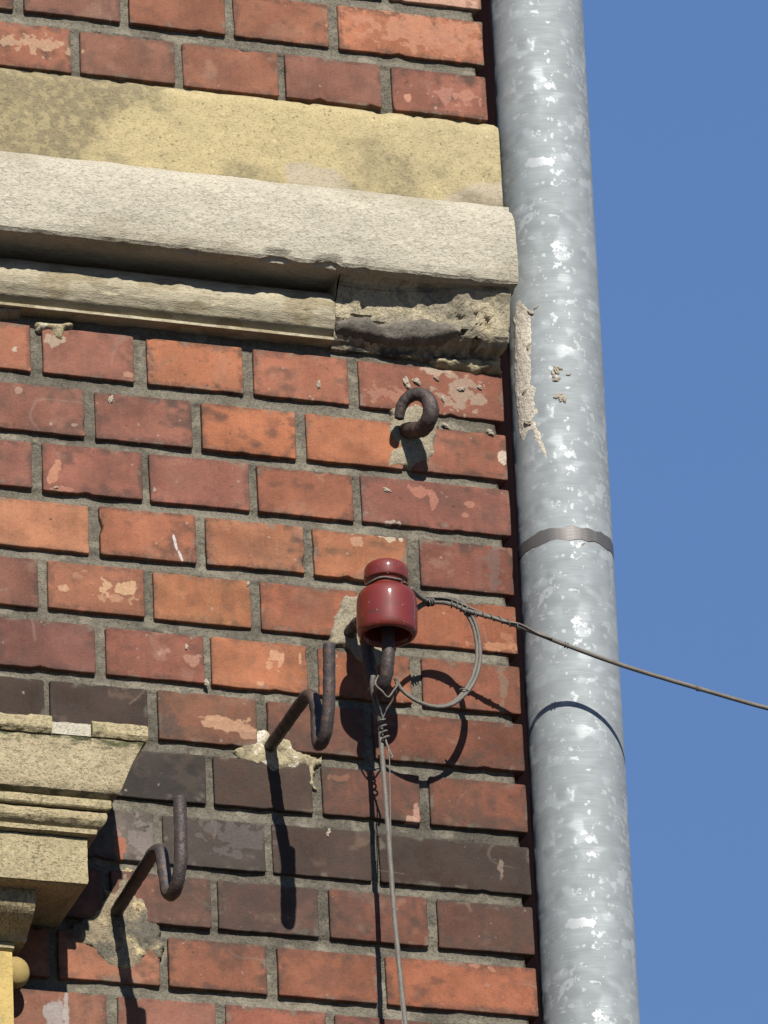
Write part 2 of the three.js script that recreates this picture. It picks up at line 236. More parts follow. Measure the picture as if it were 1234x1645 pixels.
  MARKS.forEach(([mx, my, rx, ry, hex, str, ragged, lean = 0], n) => {
    const c = ap(hex), R = Math.max(rx, ry) * 1.7; mx /= 1; const i0 = Math.max(0, Math.floor(px((mx - R) / 1000))), i1 = Math.min(TW - 1, Math.ceil(px((mx + R) / 1000))), j0 = Math.max(0, Math.floor(py((my - R) / 1000))), j1 = Math.min(TH - 1, Math.ceil(py((my + R) / 1000)));
    for (let j = j0; j <= j1; j++) for (let i = i0; i <= i1; i++) {
      const x = WX + (i + 0.5) / TW * WW, y = WY + (j + 0.5) / TH * WH, dx = x * 1000 - mx + lean * (y * 1000 - my), dy = y * 1000 - my;
      const e = Math.hypot(dx / rx, dy / ry) + (fbm(x * 110, y * 130, 200 + n, 4) - 0.5) * 2.2 * ragged, a = sm(1.02, 0.86, e) * str * (0.75 + 0.25 * vn(x * 400, y * 400, n)), o = (j * TW + i) * 3;
      for (let q = 0; q < 3; q++) F[o + q] = lerp(F[o + q], c[q] * (0.9 + 0.2 * vn(x * 600, y * 600, 9)), a);
    }
  });
  const d = new Uint8Array(TW * TH * 4); for (let i = 0; i < TW * TH; i++) { for (let q = 0; q < 3; q++) d[i * 4 + q] = 255 * enc(Math.min(1, Math.max(0, F[i * 3 + q]))); d[i * 4 + 3] = 255; }
  const t = tex(TW, TH, d, true); t.repeat.set(1 / WW, 1 / WH); t.offset.set(-WX / WW, -WY / WH); return t;
})();
const per = (x, p) => ((x % p) + p) % p;
function tileFbm(u, v, f, s, o = 5) { let a = 0.5, r = 0, n = 0; for (let i = 0; i < o; i++) { const x = u * f, y = v * f, ix = Math.floor(x), iy = Math.floor(y); let fx = x - ix, fy = y - iy; fx = fx * fx * (3 - 2 * fx); fy = fy * fy * (3 - 2 * fy); const h = (p, q) => hash(per(p, f), per(q, f), s + i * 13), A = h(ix, iy), B = h(ix + 1, iy), C = h(ix, iy + 1), D = h(ix + 1, iy + 1); r += a * (A + (B - A) * fx + (C - A + (A - B - C + D) * fx) * fy); n += a; f *= 2; a *= 0.62; } return r / n; }
const grainTex = greyTex(512, 512, (u, v) => tileFbm(u, v, 16, 3, 5));
const coarseTex = greyTex(512, 512, (u, v) => { const n = tileFbm(u, v, 8, 5, 6); return n - 0.35 * sm(0.62, 0.72, tileFbm(u, v, 32, 8, 3)); });
const dull = o => new THREE.MeshPhysicalMaterial({ roughness: 0.95, specularIntensity: 0.3, ...o });
const brickMat = dull({ map: wallMap, roughness: 0.82, bumpMap: rep(coarseTex, 1 / 0.06, 1 / 0.06), bumpScale: 0.0006 });

const mortarMap = colorTex(1024, 1024, (u, v, o) => {
  const n = tileFbm(u, v, 10, 11, 6), m = tileFbm(u, v, 4, 15, 4), f = tileFbm(u, v, 128, 19, 2), k = 0.55 + 0.7 * n + (f - 0.5) * 0.5, s = sm(0.5, 0.72, m) * 0.55;
  o[0] = lerp(0.136 * k, 0.060, s); o[1] = lerp(0.122 * k, 0.054, s); o[2] = lerp(0.094 * k, 0.043, s);
});
const wallMortarMap = (() => {
  const t = colorTex(768, 1536, (u, v, o) => { const x = WX + u * WW, y = WY + v * WH, n = fbm(x * 24, y * 24, 961, 5), m = fbm(x * 9, y * 9, 965, 4), f = vn(x * 700, y * 700, 967), f2 = vn(x * 330, y * 330, 969), p = sm(0.60, 0.72, fbm(x * 40, y * 55, 971, 4)) * 0.5, k = 0.52 + 0.72 * n + (f - 0.5) * 0.3 + (f2 - 0.5) * 0.22, s = sm(0.5, 0.74, m) * 0.5, so = sootAt(x, y) * 0.8;
    o[0] = lerp(lerp(lerp(0.122 * k, 0.055, s), 0.19, p), 0.036, so); o[1] = lerp(lerp(lerp(0.110 * k, 0.050, s), 0.17, p), 0.031, so); o[2] = lerp(lerp(lerp(0.085 * k, 0.039, s), 0.13, p), 0.026, so); });
  t.repeat.set(1 / WW, 1 / WH); t.offset.set(-WX / WW, -WY / WH); return t;
})();
const jointMat = dull({ map: wallMortarMap, bumpMap: rep(coarseTex, 1 / 0.06, 1 / 0.06), bumpScale: 0.0024 });
const mortarMat = dull({ map: rep(mortarMap, 1 / 0.5, 1 / 0.5), roughness: 0.95, bumpMap: rep(coarseTex, 1 / 0.06, 1 / 0.06), bumpScale: 0.0022 });
const patchMap = colorTex(512, 512, (u, v, o) => { const n = tileFbm(u, v, 6, 61, 6), f = tileFbm(u, v, 100, 63, 2), s = sm(0.55, 0.7, tileFbm(u, v, 9, 67, 4)) * 0.5, k = 0.6 + 0.55 * n + (f - 0.5) * 0.4; o[0] = lerp(0.24 * k, 0.13, s); o[1] = lerp(0.21 * k, 0.115, s); o[2] = lerp(0.15 * k, 0.085, s); });
const patchMat = dull({ map: rep(patchMap, 1 / 0.16, 1 / 0.16), roughness: 0.95, bumpMap: rep(coarseTex, 1 / 0.05, 1 / 0.05), bumpScale: 0.002 });
const creamMap = colorTex(512, 512, (u, v, o) => { const n = tileFbm(u, v, 5, 71, 6), f = tileFbm(u, v, 90, 73, 2), s = sm(0.5, 0.66, tileFbm(u, v, 8, 77, 4)) * 0.8, w = sm(0.6, 0.7, n), k = 0.75 + 0.4 * n + (f - 0.5) * 0.3; o[0] = lerp(lerp(0.27, 0.42, w) * k, 0.12, s); o[1] = lerp(lerp(0.23, 0.385, w) * k, 0.10, s); o[2] = lerp(lerp(0.145, 0.32, w) * k, 0.066, s); });
const creamMat = dull({ map: rep(creamMap, 1 / 0.12, 1 / 0.12, 0.35, 0.2), roughness: 0.95, bumpMap: rep(coarseTex, 1 / 0.06, 1 / 0.06), bumpScale: 0.002 });

// ------------------------------------------------------------------ setting: ground
{
  const m = colorTex(256, 256, (u, v, o) => { const k = 0.7 + 0.6 * tileFbm(u, v, 8, 90, 5); o[0] = 0.056 * k; o[1] = 0.054 * k; o[2] = 0.051 * k; });
  const g = add(scene, 'ground', new THREE.PlaneGeometry(1200, 1200).rotateX(-Math.PI / 2), new THREE.MeshStandardMaterial({ map: rep(m, 300, 300), roughness: 0.95 }));
  g.userData = { kind: 'structure', label: 'grey paved ground at the foot of the brick building', category: 'ground' };
}

// ------------------------------------------------------------------ the brick building
const house = thing('brick_building', 'red brick building corner with plaster string course and window hood', 'building', [0, 0, 0]);
const at = [0, Y0, 0];
{ // masonry behind and beyond the bricks in view, plus a block added behind the pipe
  const plain = dull({ map: rep(colorTex(256, 256, (u, v, o) => { const k = 0.65 + 0.7 * tileFbm(u, v, 8, 95, 5); o[0] = 0.21 * k; o[1] = 0.08 * k; o[2] = 0.05 * k; }), 4, 4), roughness: 0.85 });
  const box = (n, x0, x1, y0, y1, z0, z1, m = plain) => add(house, n, new THREE.BoxGeometry(x1 - x0, y1 - y0, z1 - z0), m, [(x0 + x1) / 2, (y0 + y1) / 2 + Y0, (z0 + z1) / 2]);
  box('masonry_core', -5, -0.010, -1.01, 0.702, -4, -0.022, mortarMat);
  box('wall_face', -5, 0, -Y0 - 0.2, -1.012, -4, 0);
  box('wall_face', -5, 0, 0.704, 3.5, -4, 0);
  box('wall_face', -5, -0.99, -1.008, 0.70, -0.019, -0.001);
  box('added_gap_backing', -0.0005, 0.165, -Y0 - 0.2, 3.5, -0.9, -0.2);  // unseen block added behind the pipe so the corner gap shows dark
  box('side_wall_face', -0.008, -0.001, -1.008, 0.70, -4, -0.27);
}
// mortar: its face lies behind the bricks, struck back under each course
function mortarSheet(y0, y1) {
  const x0 = -0.989, x1 = -0.0065, dx = 0.0045, dy = 0.0026, W = Math.round((x1 - x0) / dx), H = Math.round((y1 - y0) / dy), pos = [], uv = [], idx = [];
  const rs = rowsDef.map(r => [r.bottom / 1000, r.top / 1000]).sort((a, b) => a[0] - b[0]);
  for (let j = 0; j <= H; j++) for (let i = 0; i <= W; i++) {
    const x = lerp(x0, x1, i / W), y = lerp(y0, y1, j / H); let t = 0.3;
    for (let k = 0; k < rs.length; k++) { const lo = k ? rs[k - 1][1] : y0, hi = rs[k][0]; if (y >= lo - 0.002 && y <= hi + 0.002) t = Math.min(1.1, Math.max(-0.1, (y - lo) / (hi - lo))); }
    const n = fbm(x * 55, y * 70, 301, 4) - 0.5, c = fbm(x * 14, y * 18, 305, 3) - 0.5;
    pos.push(x, y, (i === W ? -0.02 : 0) - 0.0036 - 0.0028 * sm(0.05, 0.6, t) + n * (0.0032 + 0.005 * sm(0.4, 0, t)) + c * 0.0045); uv.push(x, y);
    if (i < W && j < H) { const q = j * (W + 1) + i; idx.push(q, q + 1, q + W + 1, q + 1, q + W + 2, q + W + 1); }
  }
  return geom(pos, uv, idx);
}
add(house, 'mortar', mortarSheet(-1.006, 0.085), jointMat, at);
add(house, 'mortar', mortarSheet(0.375, 0.70), jointMat, at);
// bricks, each with its own worn outline
function brickGeo(b) {
  const w = (b.x1 - b.x0) / 1000, h = (b.y1 - b.y0) / 1000, depth = b.end ? (w > 0.15 ? 0.12 : 0.25) : 0.05, s = b.seed, out = [], cx = (b.x0 + b.x1) / 2000, cy = (b.y0 + b.y1) / 2000;
  const nx = Math.round(w / 0.009), ny = 6, r = 0.0016;
  const side = (ax, ay, bx, by, n) => { for (let i = 0; i < n; i++) { const t = i / (n - 1); out.push([lerp(ax, bx, t), lerp(ay, by, t)]); } };
  side(-w / 2 + r, -h / 2, w / 2 - r, -h / 2, nx); side(w / 2, -h / 2 + r, w / 2, h / 2 - r, ny); side(w / 2 - r, h / 2, -w / 2 + r, h / 2, nx); side(-w / 2, h / 2 - r, -w / 2, -h / 2 + r, ny);
  const N = out.length, pos = [], uv = [], idx = [], rz = (hash(s, 3, 5) - 0.5) * 0.008, tx = (hash(s, 4, 5) - 0.5) * 0.012, ty = (hash(s, 5, 5) - 0.5) * 0.02;
  const chip = out.map((p, i) => { const c = hash(i, s, 71); return (c < 0.03 ? 0.0012 + 0.004 * hash(i, s, 72) ** 2 : 0) + (fbm(i * 0.5, s * 3.1, 73, 3) - 0.5) * 0.002; });
  const put = (x, y, z) => { pos.push(x - y * rz, y + x * rz, z + x * ty + y * tx); uv.push(cx + x, cy + y); };
  const ring = (z, inset, k) => out.forEach((p, i) => { const L = Math.hypot(p[0] / w, p[1] / h) || 1, sx = 1 - (inset + chip[i] * k) / (w / 2), sy = 1 - (inset + chip[i] * k) / (h / 2); put(p[0] * sx, p[1] * sy, z - (k > 1 ? chip[i] * 0.3 : 0)); });
  ring(-depth, 0, 0); ring(-0.0018, 0, 0.6); ring(-0.0004, 0.0006, 1); ring(0, 0.0018, 1.0); ring(0.0002, 0.010, 0.6);
  for (let k = 0; k < 4; k++) for (let i = 0; i < N; i++) { const a = k * N + i, c = k * N + (i + 1) % N; idx.push(a, c, a + N, c, c + N, a + N); }
  put(0, 0, 0.0003); for (let i = 0; i < N; i++) idx.push(4 * N + i, 4 * N + (i + 1) % N, 5 * N);
  return geom(pos, uv, idx);
}
for (const b of bricks) add(house, 'brick', brickGeo(b), brickMat, [(b.x0 + b.x1) / 2000, (b.y0 + b.y1) / 2000 + Y0, (hash(b.seed, 9, 5) - 0.5) * 0.0022]);

// mortar and plaster made good round the fixings
add(house, 'mortar_patch', spread([[-142, 2], [-112, 11], [-87, -1], [-85, -29], [-94, -68], [-122, -77], [-150, -77], [-153, -66], [-138, -47], [-151, -28]], 0.0024, { seed: 401, rough: 0.0014, edge: 0.010 }), patchMat, at);
add(house, 'mortar_patch', spread([[-211, -252], [-176, -240], [-146, -249], [-149, -314], [-177, -345], [-199, -337], [-210, -324], [-234, -318], [-231, -286]], 0.003, { seed: 411, rough: 0.002 }), patchMat, at);
add(house, 'plaster_patch', spread([[-363, -467], [-336, -448], [-317, -436], [-284, -445], [-271, -462], [-247, -463], [-244, -471], [-253, -480], [-257, -503], [-271, -505], [-271, -479], [-297, -489], [-316, -490], [-341, -478]], 0.0022, { seed: 421, rough: 0.0018, fray: 0.009, edge: 0.012 }), creamMat, at);
add(house, 'plaster_patch', spread([[-565, -714], [-546, -698], [-519, -664], [-499, -632], [-488, -620], [-474, -653], [-458, -688], [-449, -704], [-452, -732], [-473, -741], [-492, -756], [-518, -753], [-532, -735], [-560, -727]], 0.0026, { seed: 431, rough: 0.0026, fray: 0.010, edge: 0.014 }),
  dull({ map: rep(colorTex(512, 512, (u, v, o) => { const n = tileFbm(u, v, 5, 171, 6), f = tileFbm(u, v, 90, 173, 2), s = sm(0.44, 0.6, tileFbm(u, v, 4, 177, 4)) * 0.85, w = sm(0.56, 0.68, n), k = 0.7 + 0.45 * n + (f - 0.5) * 0.35; o[0] = lerp(lerp(0.20, 0.36, w) * k, 0.075, s); o[1] = lerp(lerp(0.165, 0.29, w) * k, 0.07, s); o[2] = lerp(lerp(0.11, 0.16, w) * k, 0.058, s); }), 1 / 0.14, 1 / 0.14), roughness: 0.95, bumpMap: rep(coarseTex, 1 / 0.05, 1 / 0.05), bumpScale: 0.0025 }), at);
add(house, 'mortar_patch', spread([[-583, 66], [-531, 71], [-531, 62], [-540, 55], [-547, 44], [-556, 43], [-562, 55], [-577, 51]], 0.006, { seed: 441, rough: 0.003, fray: 0.004 }), creamMat, at);
add(house, 'mortar_patch', spread([[-640, 80], [-595, 80], [-595, 66], [-640, 63]], 0.014, { seed: 443, rough: 0.004, fray: 0.004 }), patchMat, at);
add(house, 'mortar_patch', spread([[-98, 74], [-44, 80], [-1, 82], [-1, 65], [-22, 60], [-34, 56], [-53, 62], [-84, 62]], 0.008, { seed: 451, rough: 0.004, fray: 0.004 }), creamMat, at);
const crumbMat = dull({ map: rep(patchMap, 1 / 0.1, 1 / 0.1), color: new THREE.Color().setRGB(1.25, 1.25, 1.35) });
[[-232, 22, 4], [-154, -109, 4], [-122, 37, 6], [-109, 40, 4.5], [-84, 47, 3], [-53, 36, 4], [-20, -18, 4], [-75, -15, 4], [-490, -27, 4], [-30, 41, 3], [-77, 21, 3], [-408, -340, 3], [-385, -383, 4], [-560, -150, 2.5], [-245, -560, 3.5], [-440, -140, 2.5], [-330, -250, 2.5]].forEach(([x, y, r], i) => add(house, 'mortar_crumb', lump(r / 1000, 500 + i), crumbMat, [x / 1000, y / 1000 + Y0, 0.0005]));

// ---- string course: ochre band, weathered ledge, roll moulding, and the broken length beside the pipe
const course = part(house, 'string_course'); course.position.set(0, Y0, 0);
const bandMat = dull({ map: (() => {
  const t = colorTex(1024, 256, (u, v, o) => {
    const x = -1 + u * 1.02, y = 0.22 + v * 0.24, n = fbm(x * 12, y * 16, 601, 5), f = vn(x * 700, y * 700, 603), f2 = fbm(x * 160, y * 160, 604, 3), q = fbm(x * 30, y * 34, 607, 4);
    const grime = sm(0.0, 0.32, n - 0.40 + 0.75 * sm(-0.44, -0.62, x + (y - 0.32) * -0.9 + (q - 0.5) * 0.16)) * 0.75 * (0.55 + 0.45 * sm(0.3, 0.6, f2)), ce = sm(1.15, 0.85, Math.hypot((x + 0.235) / 0.045, (y - 0.272) / 0.022) + (q - 0.5) * 1.6) * 0.75, ce2 = sm(1.15, 0.85, Math.hypot((x + 0.02) / 0.04, (y - 0.275) / 0.024) + (q - 0.5) * 1.8) * 0.8;
    const k = 0.78 + 0.34 * n + (f - 0.5) * 0.12 + (f2 - 0.5) * 0.22, hv = hash(Math.floor(x * 400), Math.floor(y * 400), 611), sp = hv < 0.012 ? 0.62 : hv > 0.995 ? 1.25 : 1, g = sm(-0.25, 0, x) * 0.35;
    o[0] = lerp(0.34, 0.30, g) * k * sp; o[1] = lerp(0.28, 0.255, g) * k * sp; o[2] = lerp(0.152, 0.158, g) * k * sp;
    const c = Math.max(ce, ce2); o[0] = lerp(o[0], 0.29, c); o[1] = lerp(o[1], 0.25, c); o[2] = lerp(o[2], 0.19, c);
    o[0] = lerp(o[0], 0.105, grime); o[1] = lerp(o[1], 0.09, grime); o[2] = lerp(o[2], 0.058, grime);
  }, CL); t.repeat.set(1 / 1.02, 1 / 0.24); t.offset.set(1 / 1.02, -0.22 / 0.24); return t;
})(), roughness: 0.95, bumpMap: rep(coarseTex, 1 / 0.07, 1 / 0.07), bumpScale: 0.0014 });
{ // the band's uv must be x, y
  const g = moulding([[-0.02, 0.404], [0.0, 0.403], [0.030, 0.384], [0.0365, 0.378], [0.038, 0.372], [0.038, 0.27], [0.036, 0.252], [-0.02, 0.252]], -0.99, -0.001, { amp: 0.0012, freq: 45, seed: 621, rag: (x, y, z) => y > 0.37 ? -0.003 * sm(0.5, 0.75, fbm(x * 60, 3, 622, 3)) : 0 });
  const p = g.attributes.position, u = g.attributes.uv; for (let i = 0; i < p.count; i++) u.setXY(i, p.getX(i), p.getY(i)); add(course, 'plaster_band', g, bandMat);
}
const stoneMap = colorTex(1024, 512, (u, v, o) => {
  const n = tileFbm(u, v, 5, 701, 6), f = tileFbm(u, v, 120, 703, 2), l = vn(u * 60, v * 420, 705) * 0.6 + vn(u * 130, v * 700, 706) * 0.4, cr = sm(0.72, 0.84, l) * sm(0.45, 0.65, n) * 0.5, s = sm(0.45, 0.72, tileFbm(u, v, 4, 709, 5)) * 0.55, k = 0.78 + 0.36 * n + (f - 0.5) * 0.25;
  o[0] = lerp(lerp(0.335 * k, 0.22, s), 0.09, cr); o[1] = lerp(lerp(0.308 * k, 0.195, s), 0.08, cr); o[2] = lerp(lerp(0.243 * k, 0.14, s), 0.06, cr);
});
const stoneMat = dull({ map: rep(stoneMap, 1 / 0.5, 1 / 0.25), roughness: 0.95, bumpMap: rep(coarseTex, 1 / 0.09, 1 / 0.045), bumpScale: 0.002 });
add(course, 'weathered_ledge', moulding([[-0.02, 0.262], [0.028, 0.267], [0.048, 0.263], [0.061, 0.252], [0.068, 0.237], [0.0715, 0.215], [0.0730, 0.19], [0.073, 0.158], [0.0715, 0.150], [0.068, 0.1465], [0.03, 0.1485], [-0.02, 0.150]], -0.99, 0.0025, { amp: 0.0022, freq: 24, seed: 711, ds: 0.003, crease: 0.5,
  rag: (x, y, z) => (z > 0.06 ? -0.007 * sm(0.163, 0.150, y) * sm(0.5, 0.75, fbm(x * 30, 2.5, 712, 4)) : 0) + (z > 0.05 ? (fbm(x * 170, y * 170, 713, 3) - 0.5) * 0.0012 : 0) - (z > 0.05 ? 0.004 * sm(-0.02, 0.006, x) : 0) }), stoneMat);
const rollMap = colorTex(1024, 512, (u, v, o) => { const n = tileFbm(u, v, 6, 801, 5), l = vn(u * 26, v * 330, 805) * 0.55 + vn(u * 60, v * 600, 806) * 0.45, s = sm(0.50, 0.64, tileFbm(u, v, 7, 809, 3)), k = 0.75 + 0.3 * n + (l - 0.5) * 0.5; o[0] = lerp(0.31, 0.18, s * 0.6) * k; o[1] = lerp(0.275, 0.145, s * 0.6) * k; o[2] = lerp(0.195, 0.085, s * 0.6) * k; });
const rollMat = dull({ map: rep(rollMap, 1 / 0.3, 1 / 0.15), roughness: 0.9, bumpMap: rep(coarseTex, 1 / 0.12, 1 / 0.04), bumpScale: 0.0014 });
{
  const pr = [[-0.02, 0.149], [-0.012, 0.149]]; for (let a = 96; a >= -86; a -= 6) pr.push([-0.003 + 0.032 * Math.cos(a * Math.PI / 180), 0.1115 + 0.032 * Math.sin(a * Math.PI / 180)]);
  pr.push([0.0008, 0.0786], [0.0176, 0.0782], [0.0178, 0.0746], [-0.02, 0.0744]);
  add(course, 'roll_moulding', moulding(pr, -0.99, -0.216, { amp: 0.0007, freq: 30, seed: 811, ds: 0.003, crease: 0.6, rag: (x, y, z) => y > 0.10 && z > 0.02 ? -0.0025 * sm(0.6, 0.8, fbm(x * 70, y * 90, 812, 3)) : 0 }), rollMat);
}
{ // broken render: ragged core with a smear of grey cement over it
  const back = x => 0.019 * sm(-0.01, -0.16, x);
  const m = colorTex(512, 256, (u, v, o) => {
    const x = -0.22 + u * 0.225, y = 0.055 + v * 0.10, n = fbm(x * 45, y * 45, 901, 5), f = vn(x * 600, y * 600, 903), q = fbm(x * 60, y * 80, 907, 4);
    const c = sm(0.5, 0.7, fbm(x * 30, y * 30, 917, 4)) * 0.6, d = Math.max(sm(0.62, 0.72, fbm(x * 80, y * 90, 909, 4)) * 0.5, sm(0.086, 0.076, y + (q - 0.5) * 0.03) * 1.4 * sm(0.3, 0.6, q)), k = 0.7 + 0.5 * n + (f - 0.5) * 0.25;  // random dark mottling, plus the undercut's shade painted into the lower part
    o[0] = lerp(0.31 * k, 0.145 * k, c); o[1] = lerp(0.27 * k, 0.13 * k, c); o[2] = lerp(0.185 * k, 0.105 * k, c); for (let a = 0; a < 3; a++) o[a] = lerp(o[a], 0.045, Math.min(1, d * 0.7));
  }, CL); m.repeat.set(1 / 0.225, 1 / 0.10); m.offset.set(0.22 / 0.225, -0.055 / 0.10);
  const g = moulding([[-0.02, 0.1492], [0.02, 0.1492], [0.054, 0.149], [0.056, 0.141], [0.051, 0.128], [0.046, 0.112], [0.043, 0.096], [0.038, 0.085], [0.030, 0.081], [0.012, 0.080], [0.007, 0.076], [0.004, 0.070], [-0.02, 0.070]], -0.2155, -0.004, { dx: 0.0025, ds: 0.0022, amp: 0.0032, freq: 60, seed: 911, crease: 0.9,
    rag: (x, y, z) => z < 0.01 || y > 0.1485 ? 0 : -back(x) * sm(0.01, 0.03, z) - 0.009 * sm(0.54, 0.74, fbm(x * 100, y * 120, 912, 4)) * sm(0.125, 0.105, y) * Math.max(sm(-0.085, -0.055, x), sm(-0.165, -0.185, x)) });
  const p = g.attributes.position, uu = g.attributes.uv; for (let i = 0; i < p.count; i++) uu.setXY(i, p.getX(i), p.getY(i));
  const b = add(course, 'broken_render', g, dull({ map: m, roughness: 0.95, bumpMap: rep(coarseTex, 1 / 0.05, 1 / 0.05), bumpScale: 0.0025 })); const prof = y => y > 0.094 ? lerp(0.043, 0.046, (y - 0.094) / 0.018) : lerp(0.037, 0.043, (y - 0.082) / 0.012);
  add(course, 'cement_patch', spread([[-216, 96], [-195, 109], [-172, 108], [-163, 98], [-143, 106], [-104, 110], [-75, 102], [-60, 92], [-86, 84], [-136, 79], [-167, 79], [-194, 83], [-216, 82]], 0.0045, { seed: 921, rough: 0.0012, fray: 0.004, sink: -0.004, slope: (x, y) => prof(y) - back(x) }), dull({ map: rep(mortarMap, 1 / 0.3, 1 / 0.3), color: new THREE.Color().setRGB(0.98, 0.98, 1.05), bumpMap: rep(coarseTex, 1 / 0.06, 1 / 0.06), bumpScale: 0.0012 }));
  b.userData.label = 'crumbled end of the roll moulding patched with grey cement';
}

// ---- window hood at the lower edge: moulded cornice with return, frieze, bracket and architrave
const hood = part(house, 'window_hood'); hood.position.set(0, Y0, 0);
const hoodMap = colorTex(1024, 1024, (u, v, o) => {
  const n = tileFbm(u, v, 6, 1001, 6), f = tileFbm(u, v, 110, 1003, 2), g = sm(0.55, 0.75, tileFbm(u, v, 14, 1005, 5)), cr = sm(0.68, 0.8, vn(u * 90, v * 260, 1007)) * sm(0.45, 0.65, tileFbm(u, v, 5, 1009, 3)) * 0.6, k = 0.72 + 0.42 * n + (f - 0.5) * 0.35;
  o[0] = lerp(lerp(0.285 * k, 0.115, g * 0.5), 0.07, cr); o[1] = lerp(lerp(0.238 * k, 0.108, g * 0.5), 0.066, cr); o[2] = lerp(lerp(0.142 * k, 0.058, g * 0.5), 0.042, cr);
});
const hoodMat = dull({ map: rep(hoodMap, 1 / 0.3, 1 / 0.3), roughness: 0.95, bumpMap: rep(coarseTex, 1 / 0.07, 1 / 0.07), bumpScale: 0.0022 });
const freshMat = dull({ map: rep(stoneMap, 1 / 0.3, 1 / 0.15), roughness: 0.95, bumpMap: rep(coarseTex, 1 / 0.05, 1 / 0.05), bumpScale: 0.002 });
const XL = -0.985;
const algaeMat = dull({ map: (() => { // the same stone with black-green growth along both lips of the hollow
  const t = colorTex(1024, 256, (u, v, o) => { const x = u * 0.5, a = (1 - v) * 0.085, n = fbm(x * 26, a * 30, 1061, 5), f = vn(x * 800, a * 800, 1063), m = fbm(x * 90, a * 160, 1065, 4), w = fbm(x * 60, a * 300, 1067, 3), k = 0.78 + 0.36 * n + (f - 0.5) * 0.3, g = Math.max(sm(0.012, 0.0, a - (m - 0.5) * 0.02), sm(0.058, 0.07, a + (m - 0.5) * 0.02) * 0.85) * (0.35 + 0.65 * sm(0.3, 0.6, m)), cr = sm(0.66, 0.76, w) * sm(0.05, 0.0, a - 0.01 * m) * 0.6;
    o[0] = lerp(lerp(0.30 * k, 0.062, g), 0.09, cr); o[1] = lerp(lerp(0.25 * k, 0.064, g), 0.085, cr); o[2] = lerp(lerp(0.158 * k, 0.034, g), 0.05, cr); });
  t.repeat.set(1 / 0.5, 1 / 0.085); return t; })(), bumpMap: rep(coarseTex, 1 / 0.07, 1 / 0.07), bumpScale: 0.0024 });
add(hood, 'top_fillet', moulding([[-0.006, -0.511], [0.140, -0.5165], [0.150, -0.5175], [0.1535, -0.522], [0.1535, -0.532], [0.150, -0.5365], [-0.006, -0.5365]], -0.570, -0.505, { amp: 0.0009, seed: 1011, dx: 0.004, freq: 80 }), hoodMat);
add(hood, 'top_fillet', moulding([[-0.006, -0.511], [0.140, -0.519], [0.147, -0.521], [0.1485, -0.5365], [-0.006, -0.5365]], -0.617, -0.5705, { amp: 0.0014, seed: 1013, dx: 0.004, freq: 90 }), freshMat);
add(hood, 'top_fillet', moulding([[-0.006, -0.511], [0.140, -0.5165], [0.150, -0.5175], [0.1545, -0.522], [0.1545, -0.533], [0.150, -0.5375], [-0.006, -0.5375]], XL, -0.6175, { amp: 0.001, seed: 1015, dx: 0.004, freq: 80, rag: (x, y, z) => y > -0.52 && z > 0.1 ? 0.002 * sm(0.5, 0.7, fbm(x * 80, 1, 1016, 3)) : 0 }), hoodMat);
add(hood, 'cavetto_moulding', returned([[-0.509, 0.148, -0.5378], [-0.512, 0.148, -0.544], [-0.5175, 0.1465, -0.554], [-0.5225, 0.145, -0.564], [-0.527, 0.143, -0.575], [-0.531, 0.1415, -0.585], [-0.534, 0.140, -0.593], [-0.537, 0.1375, -0.599], [-0.543, 0.131, -0.603], [-0.546, 0.126, -0.6045]], XL, { amp: 0.0016, seed: 1021, freq: 60 }), algaeMat);
add(hood, 'bead_moulding', returned([[-0.546, 0.120, -0.6050], [-0.545, 0.1325, -0.6062], [-0.545, 0.1335, -0.6085], [-0.545, 0.1335, -0.6155], [-0.547, 0.1320, -0.6172], [-0.552, 0.122, -0.6180]], XL, { amp: 0.0008, seed: 1023, ds: 0.0025 }), hoodMat);
add(hood, 'bead_moulding', returned([[-0.552, 0.120, -0.6184], [-0.550, 0.1275, -0.6195], [-0.549, 0.1300, -0.6245], [-0.550, 0.1295, -0.6300], [-0.553, 0.1265, -0.6350], [-0.558, 0.121, -0.6380], [-0.562, 0.114, -0.6388]], XL, { amp: 0.0009, seed: 1025, ds: 0.0025 }), hoodMat);
add(hood, 'bead_moulding', returned([[-0.562, 0.112, -0.6392], [-0.560, 0.1245, -0.6400], [-0.560, 0.1250, -0.6420], [-0.561, 0.1245, -0.6455], [-0.568, 0.116, -0.6472]], XL, { amp: 0.0007, seed: 1027, ds: 0.0025 }), hoodMat);
add(hood, 'frieze', returned([[-0.5695, 0.113, -0.6476], [-0.5695, 0.117, -0.6485], [-0.570, 0.117, -0.66], [-0.570, 0.117, -0.70], [-0.5708, 0.1165, -0.7040], [-0.573, 0.112, -0.7048], [-0.60, 0.06, -0.7045]], XL, { amp: 0.0009, seed: 1031 }), hoodMat);
